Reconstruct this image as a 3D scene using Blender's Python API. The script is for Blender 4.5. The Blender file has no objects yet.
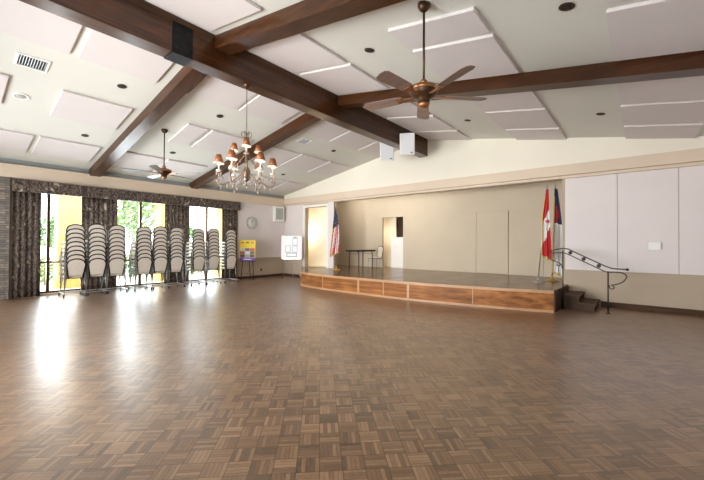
import bpy, bmesh, math, random
from mathutils import Vector, Matrix, noise
random.seed(7)
SC = bpy.context.scene
COL = SC.collection

# ------------------------------------------------------------------ camera
YAW, PITCH, ROLL, FPX = math.radians(39.86), math.radians(.59), math.radians(.287), 347.7
cf = Vector((-math.sin(YAW)*math.cos(PITCH), math.cos(YAW)*math.cos(PITCH), math.sin(PITCH)))
cr0 = Vector((math.cos(YAW), math.sin(YAW), 0)); cu0 = cr0.cross(cf)
cr = cr0*math.cos(ROLL)+cu0*math.sin(ROLL); cu = cu0*math.cos(ROLL)-cr0*math.sin(ROLL)
cam = bpy.data.cameras.new('camera'); cam.sensor_width = 36; cam.lens = FPX*36/704; cam.clip_end = 300
camo = bpy.data.objects.new('camera', cam); COL.objects.link(camo)
camo.matrix_world = Matrix(((cr.x, cu.x, -cf.x, 0), (cr.y, cu.y, -cf.y, 0), (cr.z, cu.z, -cf.z, 1.5), (0, 0, 0, 1)))
SC.camera = camo

# ------------------------------------------------------------------ world, sun, large lights, exposure
W = bpy.data.worlds.new('sky'); SC.world = W; W.use_nodes = True
bg = W.node_tree.nodes['Background']; bg.inputs[0].default_value = (.78, .90, 1.0, 1); bg.inputs[1].default_value = 6.0
def light(name, kind, loc, energy, color=(1, 1, 1), aim=None, **kw):
    l = bpy.data.lights.new(name, kind); l.energy = energy; l.color = color
    for k, v in kw.items(): setattr(l, k, v)
    o = bpy.data.objects.new(name, l); COL.objects.link(o); o.location = loc
    if aim: o.rotation_euler = Vector(aim).to_track_quat('-Z', 'Y').to_euler()
    return o
light('sun', 'SUN', (0, 0, 30), 6.0, (1, .95, .86), (-.55, .45, -.85), angle=math.radians(.6))
BACKFILL = [(-11.2, -8.4), (-6.8, -4.0), (-2.4, .6)]          # openings added in the unseen wall behind the camera, for fill lights
BY = -2.4
for (a, b), en in zip(BACKFILL, (115, 205, 26)):
    light('back_fill_light', 'AREA', ((a+b)/2, BY-.05, 1.6), en, (1, .97, .93), (0, 1, .10), shape='RECTANGLE', size=b-a, size_y=2.2, spread=math.radians(105))
for y0, y1 in ((1.87, 2.74), (3.69, 5.1), (6.0, 7.24)):      # daylight through the three windows of the window wall
    light('daylight_window', 'AREA', (-13.3, (y0+y1)/2, 1.6), 75*(y1-y0), (.86, .94, 1), (1, .35, .15), shape='RECTANGLE', size=y1-y0, size_y=2.4)
light('stage_fill', 'AREA', (-7.9, 10.82, 3.5), 26, (1, .94, .84), (0, .75, -.6), shape='RECTANGLE', size=3.7, size_y=.2)  # unseen fill added above the opening to brighten the stage
light('stage_corner_fill', 'POINT', (-10.2, 11.55, 3.45), 9, (1, .94, .84), shadow_soft_size=.12)  # second added fill, lifts the dark left end of the back wall
SC.view_settings.view_transform = 'Standard'; SC.view_settings.look = 'None'
SC.view_settings.exposure = 0.33; SC.view_settings.gamma = 1; SC.view_settings.use_curve_mapping = False
SC.cycles.use_denoising = True
SC.cycles.max_bounces = 10; SC.cycles.diffuse_bounces = 6; SC.cycles.caustics_reflective = False; SC.cycles.caustics_refractive = False
SC.cycles.sample_clamp_indirect = 6

# ------------------------------------------------------------------ materials
def mat(name, color, rough=.6, metal=0, spec=.5, **kw):
    m = bpy.data.materials.new(name); m.use_nodes = True
    p = m.node_tree.nodes['Principled BSDF']
    p.inputs['Base Color'].default_value = (*color, 1); p.inputs['Roughness'].default_value = rough
    p.inputs['Metallic'].default_value = metal; p.inputs['Specular IOR Level'].default_value = spec
    for k, v in kw.items(): p.inputs[k].default_value = v
    return m
class NT:
    def __init__(s, m): s.m = m; s.t = m.node_tree; s.p = s.t.nodes['Principled BSDF']
    def n(s, kind, **kw):
        x = s.t.nodes.new(kind)
        for k, v in kw.items(): setattr(x, k, v)
        return x
    def l(s, a, b): s.t.links.new(a, b)
    def math(s, op, a, b=None, c=None):
        x = s.n('ShaderNodeMath', operation=op)
        for i, v in enumerate((a, b, c)):
            if v is None: continue
            if isinstance(v, (int, float)): x.inputs[i].default_value = v
            else: s.l(v, x.inputs[i])
        return x.outputs[0]
    def ramp(s, f, stops, interp='LINEAR'):
        x = s.n('ShaderNodeValToRGB'); x.color_ramp.interpolation = interp
        e = x.color_ramp.elements
        while len(e) < len(stops): e.new(.5)
        for i, (pos, c) in enumerate(stops): e[i].position = pos; e[i].color = (*c, 1)
        s.l(f, x.inputs[0]); return x.outputs[0]
    def mix(s, f, a, b, blend='MIX'):
        x = s.n('ShaderNodeMix', data_type='RGBA', blend_type=blend)
        if isinstance(f, (int, float)): x.inputs[0].default_value = f
        else: s.l(f, x.inputs[0])
        for i, v in ((6, a), (7, b)):
            if isinstance(v, tuple): x.inputs[i].default_value = (*v, 1)
            else: s.l(v, x.inputs[i])
        return x.outputs[2]
    def coord(s, scale=(1, 1, 1), rot=(0, 0, 0), kind='Object'):
        if kind == 'Position':
            o = s.n('ShaderNodeNewGeometry').outputs['Position']
        else: o = s.n('ShaderNodeTexCoord').outputs[kind]
        mp = s.n('ShaderNodeMapping'); mp.inputs['Scale'].default_value = scale; mp.inputs['Rotation'].default_value = rot
        s.l(o, mp.inputs[0]); return mp.outputs[0]
    def noise(s, vec, scale, detail=3, rough=.5):
        x = s.n('ShaderNodeTexNoise'); x.inputs['Scale'].default_value = scale; x.inputs['Detail'].default_value = detail
        x.inputs['Roughness'].default_value = rough; s.l(vec, x.inputs['Vector']); return x.outputs[0]
    def color(s, c): s.l(c, s.p.inputs['Base Color'])
    def bump(s, h, strength=.3, dist=.01):
        b = s.n('ShaderNodeBump'); b.inputs['Strength'].default_value = strength; b.inputs['Distance'].default_value = dist
        s.l(h, b.inputs['Height']); s.l(b.outputs[0], s.p.inputs['Normal'])
def plaster(name, c, var=.04, rough=.85):
    m = mat(name, c, rough, spec=.25); t = NT(m); v = t.coord(kind='Position')
    n = t.noise(v, 1.3, 4); d = tuple(max(0, x*(1-var)) for x in c); u = tuple(min(1, x*(1+var)) for x in c)
    t.color(t.ramp(n, [(.3, d), (.7, u)])); t.bump(t.noise(v, 60, 2), .08, .004); return m
def wood(name, dark, lite, axis='y', rough=.4, scale=1.0, spec=.5):
    m = mat(name, lite, rough, spec=spec); t = NT(m)
    sc = {'x': (1.2, 22, 22), 'y': (22, 1.2, 22), 'z': (22, 22, 1.2)}[axis]
    v = t.coord(tuple(k*scale for k in sc), kind='Position'); a = t.noise(v, 1, 5, .65)
    b = t.noise(t.coord(kind='Position'), 1.6, 2)
    c = t.ramp(a, [(.25, dark), (.75, lite)]); c2 = t.mix(t.ramp(b, [(.35, (0, 0, 0)), (.7, (.45, .45, .45))]), c, dark)
    t.color(c2); t.bump(a, .12, .004); return m
M = {}
M['ceiling'] = plaster('ceiling_paint', (.70, .70, .64), .02)
M['gable'] = plaster('gable_paint', (.84, .80, .69), .02)
M['eave'] = plaster('eave_shade_tint', (.32, .345, .345), .03)  # grey-blue shade of the strip is put into this colour
M['panel'] = plaster('acoustic_fabric', (.70, .655, .645), .02)
M['cornice'] = plaster('cornice_paint', (.72, .60, .47), .02, .6)
M['lowerwall'] = plaster('tan_paint', (.48, .395, .30), .03)
M['upperwall'] = plaster('pale_wall_fabric', (.78, .725, .71), .02)
M['stagewall'] = plaster('stage_tan_paint', (.58, .50, .385), .03, .7)
M['cream'] = plaster('cream_paint', (.86, .80, .66), .02)
M['white'] = mat('white_paint', (.88, .87, .84), .45)
M['beam'] = wood('dark_beam_wood', (.016, .005, .0015), (.125, .042, .011), 'y', .34, spec=.2)
for _k, _v in (('Coat Weight', .5), ('Coat Roughness', .2), ('Coat IOR', 1.6)): M['beam'].node_tree.nodes['Principled BSDF'].inputs[_k].default_value = _v
M['beamx'] = wood('dark_crossbeam_wood', (.018, .006, .002), (.105, .036, .010), 'x', .32, spec=.35)
M['basewood'] = wood('baseboard_wood', (.04, .018, .009), (.11, .05, .025), 'x', .6, spec=.25)
M['stagefront'] = wood('stage_front_wood', (.10, .033, .010), (.56, .225, .065), 'x', .5, .45, spec=.25)
M['stagetrim'] = wood('stage_trim_wood', (.42, .22, .105), (.62, .38, .21), 'x', .4)
M['stagedark'] = wood('stage_end_wood', (.030, .014, .007), (.095, .046, .022), 'y', .6, spec=.25)
M['black'] = mat('black_metal', (.012, .012, .013), .4, .6)
M['blackmatte'] = mat('black_matte', (.015, .014, .013), .7)
M['bronze'] = mat('oil_bronze', (.085, .042, .022), .38, .75)
M['copper'] = mat('antique_copper', (.42, .20, .09), .35, .8)
M['iron'] = mat('wrought_iron', (.075, .062, .052), .4, .7)
M['chrome'] = mat('chair_steel', (.30, .29, .28), .28, .9)
M['chairframe'] = mat('chair_frame_steel', (.035, .033, .032), .4, .6)
M['silver'] = mat('silver_metal', (.62, .62, .62), .3, .9)
M['gold'] = mat('gold_metal', (.75, .50, .14), .3, .9)
M['fringe'] = mat('gold_fringe', (.85, .55, .10), .7)
M['rubber'] = mat('caster_rubber', (.03, .03, .03), .6)
M['grille'] = mat('grey_grille', (.40, .42, .38), .7)
M['red'] = mat('flag_red', (.62, .03, .04), .7)
M['flagwhite'] = mat('flag_white', (.90, .90, .88), .7)
M['navy'] = mat('flag_navy', (.035, .045, .13), .7)
M['yellowst'] = plaster('yellow_stucco', (.88, .60, .20), .03)
M['paving'] = plaster('patio_concrete', (.78, .74, .67), .05)
M['leaf'] = mat('leaf_green', (.11, .20, .05), .6)
M['leaf2'] = mat('leaf_olive', (.22, .28, .09), .6)
M['bark'] = wood('bark', (.14, .10, .07), (.30, .23, .17), 'z', .9)
M['lamp_bulb'] = mat('lit_bulb', (1, .9, .7), .5)
_p = M['lamp_bulb'].node_tree.nodes['Principled BSDF']; _p.inputs['Emission Color'].default_value = (1, .82, .55, 1); _p.inputs['Emission Strength'].default_value = 5
M['shade'] = mat('copper_lampshade', (.30, .105, .035), .5, .2)
M['shadein'] = mat('shade_lining', (.85, .80, .70), .7)
M['crystal'] = mat('crystal_glass', (.52, .42, .37), .08, .0, Alpha=.6)
M['armmetal'] = mat('chandelier_metal', (.22, .155, .11), .3, .8)
M['blade'] = wood('fan_blade_wood', (.19, .125, .10), (.33, .235, .195), 'x', .45)
M['bladegrey'] = wood('fan_blade_dark', (.07, .075, .07), (.14, .14, .13), 'x', .45)
M['tabletop'] = mat('table_top_dark', (.035, .028, .025), .45)
M['water'] = mat('pool_water', (.05, .42, .62), .08)
M['hedge'] = mat('hedge_green', (.13, .22, .07), .8)
M['farwall'] = plaster('far_stucco', (.80, .74, .62), .03)

def fabric_beige():
    m = mat('beige_chair_fabric', (.55, .49, .41), .85, spec=.2); t = NT(m)
    v = t.coord(kind='Position'); t.bump(t.noise(v, 180, 2), .2, .003)
    t.color(t.ramp(t.noise(v, 40, 3), [(.3, (.66, .60, .51)), (.7, (.76, .70, .61))])); return m
M['beige'] = fabric_beige()

def parquet(name, dark, mid, lite, rough, rot, size=.154, n=5, bump=.35, coat=0):
    m = mat(name, mid, rough, spec=.2, **{'Coat Weight': coat, 'Coat Roughness': .31, 'Coat IOR': 1.6}); t = NT(m)
    v = t.coord((1/size,)*3, (0, 0, rot), 'Position'); sp = t.n('ShaderNodeSeparateXYZ'); t.l(v, sp.inputs[0])
    x, y = sp.outputs[0], sp.outputs[1]
    ix, iy = t.math('FLOOR', x), t.math('FLOOR', y); fx, fy = t.math('SUBTRACT', x, ix), t.math('SUBTRACT', y, iy)
    ck = t.math('FLOORED_MODULO', t.math('ADD', ix, iy), 2.0)
    d = t.math('SUBTRACT', fy, fx); tt = t.math('MULTIPLY_ADD', ck, d, fx)      # across the fingers
    oo = t.math('MULTIPLY_ADD', ck, t.math('SUBTRACT', fx, fy), fy)             # along the fingers
    tn = t.math('MULTIPLY', tt, float(n)); fi = t.math('FLOOR', tn); ff = t.math('SUBTRACT', tn, fi)
    cb = t.n('ShaderNodeCombineXYZ'); t.l(ix, cb.inputs[0]); t.l(iy, cb.inputs[1]); t.l(fi, cb.inputs[2])
    wn = t.n('ShaderNodeTexWhiteNoise', noise_dimensions='3D'); t.l(cb.outputs[0], wn.inputs[0])
    cb2 = t.n('ShaderNodeCombineXYZ'); t.l(ix, cb2.inputs[0]); t.l(iy, cb2.inputs[1])
    wb = t.n('ShaderNodeTexWhiteNoise', noise_dimensions='3D'); t.l(cb2.outputs[0], wb.inputs[0])
    # grain along the finger
    g = t.n('ShaderNodeCombineXYZ'); t.l(t.math('MULTIPLY', tn, 3.0), g.inputs[0]); t.l(t.math('MULTIPLY', oo, 1.6), g.inputs[1]); t.l(t.math('MULTIPLY', wn.outputs[0], 40.0), g.inputs[2])
    gr = t.noise(g.outputs[0], 2.2, 3)
    big = t.noise(t.coord(kind='Position'), .55, 3)
    f = t.math('ADD', t.math('MULTIPLY', wn.outputs[0], .34), t.math('ADD', t.math('MULTIPLY', gr, .42), t.math('ADD', t.math('MULTIPLY', wb.outputs[0], .18), t.math('MULTIPLY', big, .22))))
    c = t.ramp(f, [(.25, dark), (.56, mid), (.9, lite)])
    e1 = t.math('MINIMUM', ff, t.math('SUBTRACT', 1.0, ff)); e1 = t.math('DIVIDE', e1, float(n))
    e2 = t.math('MINIMUM', t.math('MINIMUM', fx, t.math('SUBTRACT', 1.0, fx)), t.math('MINIMUM', fy, t.math('SUBTRACT', 1.0, fy)))
    e = t.math('MINIMUM', t.math('MULTIPLY', e1, 2.0), e2)
    gap = t.n('ShaderNodeMapRange'); gap.inputs[1].default_value = .0; gap.inputs[2].default_value = .028; t.l(e, gap.inputs[0])
    c2 = t.mix(gap.outputs[0], tuple(k*.55 for k in dark), c)
    t.color(c2)
    # each finger lies a touch tilted
    til = t.math('MULTIPLY', t.math('SUBTRACT', ff, .5), t.math('SUBTRACT', wn.outputs[0], .5))
    h = t.math('ADD', t.math('MULTIPLY', gap.outputs[0], .25), t.math('ADD', t.math('MULTIPLY', til, .35), t.math('MULTIPLY', gr, .3)))
    t.bump(h, bump, .0035)
    rr = t.n('ShaderNodeMapRange'); rr.inputs[3].default_value = rough-.05; rr.inputs[4].default_value = rough+.08
    t.l(t.noise(t.coord(kind='Position'), 2.2, 3), rr.inputs[0]); t.l(rr.outputs[0], t.p.inputs['Roughness'])
    return m
M['floor'] = parquet('parquet_floor', (.070, .036, .017), (.205, .108, .050), (.37, .215, .112), .40, math.radians(45), bump=.5, coat=1.0)
M['stagefloor'] = parquet('stage_parquet', (.12, .07, .036), (.24, .145, .075), (.34, .215, .12), .2, 0, .154, 5, .15)

def curtain_mat():
    m = mat('leaf_print_curtain', (.1, .07, .06), .85, spec=.2); t = NT(m)
    v = t.coord((1, 1, .62), kind='Position')
    nn = t.n('ShaderNodeTexNoise'); nn.inputs['Scale'].default_value = 3.5; t.l(v, nn.inputs['Vector'])
    dv = t.n('ShaderNodeVectorMath', operation='MULTIPLY_ADD'); t.l(nn.outputs[1], dv.inputs[0]); dv.inputs[1].default_value = (.35, .35, .35); t.l(v, dv.inputs[2])
    w = t.n('ShaderNodeTexVoronoi', feature='F1'); w.inputs['Scale'].default_value = 6.5; t.l(dv.outputs[0], w.inputs['Vector'])
    a = t.noise(dv.outputs[0], 24, 3, .6)
    base = t.ramp(a, [(.42, (.045, .034, .033)), (.52, (.085, .064, .057)), (.58, (.25, .195, .145)), (.64, (.09, .068, .060))])
    leaf = t.ramp(w.outputs['Distance'], [(.0, (.16, .12, .09)), (.05, (.48, .42, .33)), (.22, (.40, .33, .25)), (.27, (.03, .02, .02))])
    msk = t.ramp(w.outputs['Distance'], [(.25, (.9, .9, .9)), (.30, (0, 0, 0))])
    pick = t.n('ShaderNodeSeparateXYZ'); t.l(w.outputs['Color'], pick.inputs[0])
    t.color(t.mix(t.math('MULTIPLY', msk, t.math('GREATER_THAN', pick.outputs[0], .6)), base, leaf)); return m
M['curtain'] = curtain_mat()
def ledgestone():
    m = mat('stacked_ledge_stone', (.3, .27, .24), .85); t = NT(m)
    v = t.coord(kind='Position'); sp = t.n('ShaderNodeSeparateXYZ'); t.l(v, sp.inputs[0])
    cb = t.n('ShaderNodeCombineXYZ'); t.l(t.math('ADD', sp.outputs[0], sp.outputs[1]), cb.inputs[0]); t.l(sp.outputs[2], cb.inputs[1])
    b = t.n('ShaderNodeTexBrick'); t.l(cb.outputs[0], b.inputs['Vector']); b.inputs['Scale'].default_value = 1; b.inputs['Brick Width'].default_value = .31
    b.inputs['Row Height'].default_value = .062; b.inputs['Mortar Size'].default_value = .006; b.inputs['Color1'].default_value = (.40, .32, .25, 1); b.inputs['Color2'].default_value = (.13, .115, .10, 1)
    b.inputs['Mortar'].default_value = (.03, .028, .026, 1); b.offset = .37
    t.color(t.mix(t.ramp(t.noise(v, 7, 4), [(.35, (.35, .35, .35)), (.65, (1, 1, 1))]), (.12, .115, .11), b.outputs[0])); t.bump(b.outputs[1], -.6, .02); return m
M['stone'] = ledgestone()
def pane_glass():
    m = bpy.data.materials.new('window_glass'); m.use_nodes = True; t = m.node_tree; t.nodes.clear()
    o = t.nodes.new('ShaderNodeOutputMaterial'); mx = t.nodes.new('ShaderNodeMixShader'); tr = t.nodes.new('ShaderNodeBsdfTransparent'); gl = t.nodes.new('ShaderNodeBsdfGlossy')
    gl.inputs['Roughness'].default_value = .02; tr.inputs[0].default_value = (.97, .98, .98, 1); mx.inputs[0].default_value = .05
    t.links.new(tr.outputs[0], mx.inputs[1]); t.links.new(gl.outputs[0], mx.inputs[2]); t.links.new(mx.outputs[0], o.inputs[0]); return m
M['glass'] = pane_glass()

# ------------------------------------------------------------------ mesh builder
class MB:
    def __init__(s): s.b = bmesh.new(); s.mi = 0; s.sm = False
    def _f(s, vs):
        try:
            f = s.b.faces.new(vs); f.material_index = s.mi; f.smooth = s.sm; return f
        except ValueError: return None
    def box(s, a, b, mtx=None, bev=0):
        c = [Vector((x, y, z)) for z in (a[2], b[2]) for y in (a[1], b[1]) for x in (a[0], b[0])]
        if bev:
            t = bmesh.new(); vs = [t.verts.new(p) for p in c]
            for q in ((0, 2, 3, 1), (4, 5, 7, 6), (0, 1, 5, 4), (2, 6, 7, 3), (0, 4, 6, 2), (1, 3, 7, 5)): t.faces.new([vs[i] for i in q])
            bmesh.ops.bevel(t, geom=t.edges[:], offset=bev, segments=2, affect='EDGES', profile=.6)
            mp = {v: s.b.verts.new((mtx @ v.co) if mtx else v.co) for v in t.verts}
            for f in t.faces: s._f([mp[v] for v in f.verts])
            t.free(); return s
        vs = [s.b.verts.new((mtx @ p) if mtx else p) for p in c]
        for q in ((0, 2, 3, 1), (4, 5, 7, 6), (0, 1, 5, 4), (2, 6, 7, 3), (0, 4, 6, 2), (1, 3, 7, 5)): s._f([vs[i] for i in q])
        return s
    def prism(s, pts, ext, mtx=None):
        """pts: 3D polygon, ext: extrusion vector"""
        e = Vector(ext); tf = (lambda p: mtx @ p) if mtx else (lambda p: p)
        A = [s.b.verts.new(tf(Vector(p))) for p in pts]; B = [s.b.verts.new(tf(Vector(p)+e)) for p in pts]
        s._f(A[::-1]); s._f(B); n = len(pts)
        for i in range(n): s._f([A[i], A[(i+1) % n], B[(i+1) % n], B[i]])
        return s
    def tube(s, path, r, seg=8, closed=False, cap=True):
        path = [Vector(p) for p in path]; n = len(path); rs = r if isinstance(r, (list, tuple)) else [r]*n
        s_sm = s.sm; s.sm = True; rings = []; up = None
        for i, p in enumerate(path):
            if closed: d = path[(i+1) % n]-path[i-1]
            else: d = path[min(i+1, n-1)]-path[max(i-1, 0)]
            d.normalize()
            if up is None:
                up = Vector((0, 0, 1)) if abs(d.z) < .9 else Vector((1, 0, 0))
            a = d.cross(up)
            if a.length < 1e-4: a = d.orthogonal()
            a.normalize(); b = a.cross(d).normalized(); up = b
            rings.append([s.b.verts.new(p+(a*math.cos(t)+b*math.sin(t))*rs[i]) for t in [2*math.pi*k/seg for k in range(seg)]])
        m = n if closed else n-1
        for i in range(m):
            A, B = rings[i], rings[(i+1) % n]
            for k in range(seg): s._f([A[k], A[(k+1) % seg], B[(k+1) % seg], B[k]])
        s.sm = False
        if cap and not closed: s._f(rings[0][::-1]); s._f(rings[-1])
        s.sm = s_sm; return s
    def lathe(s, prof, c=(0, 0, 0), seg=20, axis=(0, 0, 1), smooth=True, loop=False):
        """prof: list of (r, h)"""
        q = Vector(axis).to_track_quat('Z', 'Y'); c = Vector(c); o = s.sm; s.sm = smooth; rings = []
        for r, h in prof:
            if r < 1e-5: rings.append([s.b.verts.new(c+q @ Vector((0, 0, h)))])
            else: rings.append([s.b.verts.new(c+q @ Vector((r*math.cos(2*math.pi*k/seg), r*math.sin(2*math.pi*k/seg), h))) for k in range(seg)])
        if loop: rings.append(rings[0])
        for A, B in zip(rings, rings[1:]):
            for k in range(seg):
                k2 = (k+1) % seg
                if len(A) == 1 and len(B) == 1: continue
                if len(A) == 1: s._f([A[0], B[k2], B[k]])
                elif len(B) == 1: s._f([A[k], A[k2], B[0]])
                else: s._f([A[k], A[k2], B[k2], B[k]])
        s.sm = False
        if loop: s.sm = o; return s
        if len(rings[0]) > 1: s._f(rings[0][::-1])
        if len(rings[-1]) > 1: s._f(rings[-1])
        s.sm = o; return s
    def build(s, name, mats, parent=None, loc=(0, 0, 0), rot=(0, 0, 0)):
        bmesh.ops.recalc_face_normals(s.b, faces=s.b.faces[:])
        me = bpy.data.meshes.new(name); s.b.to_mesh(me); s.b.free()
        for m in (mats if isinstance(mats, (list, tuple)) else [mats]): me.materials.append(m)
        o = bpy.data.objects.new(name, me); COL.objects.link(o); o.location = loc; o.rotation_euler = rot
        if parent: o.parent = parent
        return o
def tag(o, label=None, cat=None, group=None, kind=None):
    for k, v in (('label', label), ('category', cat), ('group', group), ('kind', kind)):
        if v: o[k] = v
    return o
def empty(name, loc, rz=0, label=None, cat=None, group=None):
    o = bpy.data.objects.new(name, None); COL.objects.link(o); o.location = loc; o.rotation_euler = (0, 0, rz); o.empty_display_size = .1
    return tag(o, label, cat, group)
def struct(mb, name, m, parent=None):
    o = mb.build(name, m, parent)
    if not parent: o['kind'] = 'structure'
    return o
def copy_tree(o, parent=None):
    c = o.copy(); COL.objects.link(c)
    if parent: c.parent = parent
    for ch in list(o.children): copy_tree(ch, c)
    return c
ORD = 'first second third fourth fifth sixth seventh eighth ninth tenth'.split()

# ------------------------------------------------------------------ structure
XW, YS, XR, ZR, S = -12.89, 10.46, -5.62, 5.0, .177
XE = 1.65                                   # wall beside the camera
def cz(x): return ZR-S*abs(x-XR)
T = .25
struct(MB().box((XW-T, BY-T, -.2), (XE+T, YS+.2, 0)), 'floor', M['floor'])
b = MB()                                    # vaulted ceiling, one slab of two slopes
b.prism([(XW-.6, BY-.6, cz(XW-.6)), (XR, BY-.6, ZR), (XE+.6, BY-.6, cz(XE+.6)), (XE+.6, BY-.6, cz(XE+.6)+.25), (XR, BY-.6, ZR+.25), (XW-.6, BY-.6, cz(XW-.6)+.25)], (0, YS+.6+2.6-BY, 0))
struct(b, 'ceiling', M['ceiling'])
# window wall
OPEN = [(1.45, 3.15), (3.40, 5.42), (5.72, 7.55)]; WZ = 2.95
b = MB(); ys = [BY-T]+[v for p in OPEN for v in p]+[YS+.2]
for a, c in zip(ys[::2], ys[1::2]): b.box((XW-T, a, 0), (XW, c, 3.22))
for a, c in OPEN: b.box((XW-T, a, WZ), (XW, c, 3.22)); b.box((XW-T, a, 0), (XW, c, .05))
struct(b, 'wall_left', M['lowerwall'])
struct(MB().box((XW-T, BY-T, 3.22), (XW, YS+.2, cz(XW)+.1)), 'wall_left_eave', M['eave'])
# stage (gable) wall
SX0, SX1, SZ1 = -9.70, -1.60, 3.215
DX0, DX1, DZ1, HS = -11.43, -10.09, 3.07, .48
b = MB(); e = (0, .2, 0)
def rect(x0, z0, x1, z1): return [(x0, YS, z0), (x1, YS, z0), (x1, YS, z1), (x0, YS, z1)]
b.prism(rect(XW, 0, DX0, SZ1), e); b.prism(rect(DX0, 0, DX1, HS), e); b.prism(rect(DX0, DZ1, DX1, SZ1), e); b.prism(rect(DX1, 0, SX0, SZ1), e)
b.prism(rect(SX1, 0, XE, SZ1), e); b.prism(rect(SX0, 0, SX1, .3), e)
struct(b, 'wall_stage', M['lowerwall'])
b = MB().prism([(XW, YS, SZ1), (XE, YS, SZ1), (XE, YS, cz(XE)+.1), (XR, YS, ZR+.1), (XW, YS, cz(XW)+.1)], e)
struct(b, 'wall_gable', M['gable'])
struct(MB().box((XE, BY-T, 0), (XE+T, YS+.2, cz(XE)+.1)), 'wall_right', M['upperwall'])
b = MB(); xs = [XW]+[v for p in BACKFILL for v in p]+[XE]
for a, c in zip(xs[::2], xs[1::2]): b.box((a, BY-T, 0), (c, BY, 3.3))
for a, c in BACKFILL: b.box((a, BY-T, 2.75), (c, BY, 3.3)); b.box((a, BY-T, 0), (c, BY, .45))
b.prism([(XW, BY-T, 3.3), (XE, BY-T, 3.3), (XE, BY-T, cz(XE)+.1), (XR, BY-T, ZR+.1), (XW, BY-T, cz(XW)+.1)], (0, T, 0))
struct(b, 'wall_back', M['upperwall'])
# cornice bands
b = MB().box((XW, BY, 3.20), (XW+.12, YS, 3.53)).box((XW, BY, 3.50), (XW+.15, YS, 3.55))
struct(b, 'trim_1', M['cornice'])
b = MB().box((XW+.12, YS-.10, 3.29), (XE, YS, 3.56)).box((XW+.12, YS-.07, 3.21), (XE, YS, 3.28))
struct(b, 'trim_2', M['cornice'])
# pale wall facing above the chair rail height
struct(MB().box((XW, 8.02, .86), (XW+.025, YS-.03, 3.2)), 'trim_3', M['upperwall'])
struct(MB().box((XW+.03, YS-.025, .86), (DX0-.1, YS, 3.21)), 'trim_4', M['upperwall'])
struct(MB().box((DX1+.1, YS-.025, HS+.001), (SX0, YS, 3.21)), 'trim_5', M['upperwall'])
b = MB()
b.box((DX0-.1, YS-.04, HS+.001), (DX0, YS, DZ1+.1)).box((DX1, YS-.04, HS+.001), (DX1+.1, YS, DZ1+.1)).box((DX0, YS-.04, DZ1), (DX1, YS, DZ1+.1))
struct(b, 'trim_6', M['white'])
struct(MB().box((XW, 8.02, 0), (XW+.02, YS-.02, .1)), 'baseboard_left', M['basewood'])
b = MB().box((XW+.02, YS-.02, 0), (-11.75, YS, .1)).box((-.78, YS-.025, 0), (XE, YS, .12)); struct(b, 'baseboard_stage', M['basewood'])
# lit passage behind the tall doorway
b = MB()
def wallpoly(b, pts, z0, z1): b.prism([(x, y, z0) for x, y in pts], (0, 0, z1-z0))
wallpoly(b, [(-12.35, YS+.2), (-12.25, YS+.2), (-12.25, 11.3), (-12.35, 11.3)], HS, 3.3)
wallpoly(b, [(-12.35, 11.3), (-10.88, 11.3), (-10.88, 11.38), (-12.35, 11.38)], HS, 3.3)
wallpoly(b, [(-10.05, YS+.2), (-9.98, YS+.2), (-10.80, 11.38), (-10.88, 11.3)], HS, 3.3)
outl = [(-12.35, YS+.2), (-9.98, YS+.2), (-10.80, 11.38), (-12.35, 11.38)]
wallpoly(b, outl, 3.3, 3.4); wallpoly(b, outl, HS-.1, HS)
b.box((DX0, YS, HS-.05), (DX1, YS+.2, HS))
struct(b, 'wall_passage', M['cream'])
# stage room
YB = 12.4
b = MB()
DO = (-8.64, -7.60, 2.63)
b.box((-11.9, YB, HS-.2), (DO[0], YB+.1, 3.7)).box((DO[1], YB, HS-.2), (-1.25, YB+.1, 3.7)).box((DO[0], YB, DO[2]), (DO[1], YB+.1, 3.7))
b.box((-11.9, 11.40, HS-.2), (-11.8, YB, 3.7)).prism([(-9.97, YS+.2, HS-.2), (-9.93, YS+.2, HS-.2), (-10.75, 11.42, HS-.2), (-10.79, 11.42, HS-.2)], (0, 0, 3.9)).box((-11.9, 11.39, HS-.2), (-10.79, 11.42, 3.7)).box((-1.35, YS+.2, HS-.2), (-1.25, YB, 3.7)).box((-11.9, YS+.2, 3.6), (-1.25, YB+.1, 3.7))
struct(b, 'wall_stage_back', M['stagewall'])
b = MB(); b.box((DO[0]-1.0, YB+.9, HS-.1), (DO[1]+.6, YB+1.0, 2.9)).box((DO[0]-1.1, YB+.1, HS-.1), (DO[0]-1.0, YB+1, 2.9)).box((DO[1]+.5, YB+.1, HS-.1), (DO[1]+.6, YB+1, 2.9)).box((DO[0]-1.1, YB+.1, 2.8), (DO[1]+.6, YB+1, 2.9)).box((DO[0]-1.1, YB, HS-.1), (DO[1]+.6, YB+1, HS))
struct(b, 'wall_backroom', M['stagewall'])
for i, (a, c, z1, th) in enumerate([(-5.60, -4.56, 2.66, .02), (-4.53, -3.47, 2.64, .05), (-3.45, -2.42, 2.60, .03)]):
    d = struct(MB().box((a, YB-th, HS+.02), (c, YB-.001, z1), bev=.006), 'door_%d' % (i+2), M['stagewall'])
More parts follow.
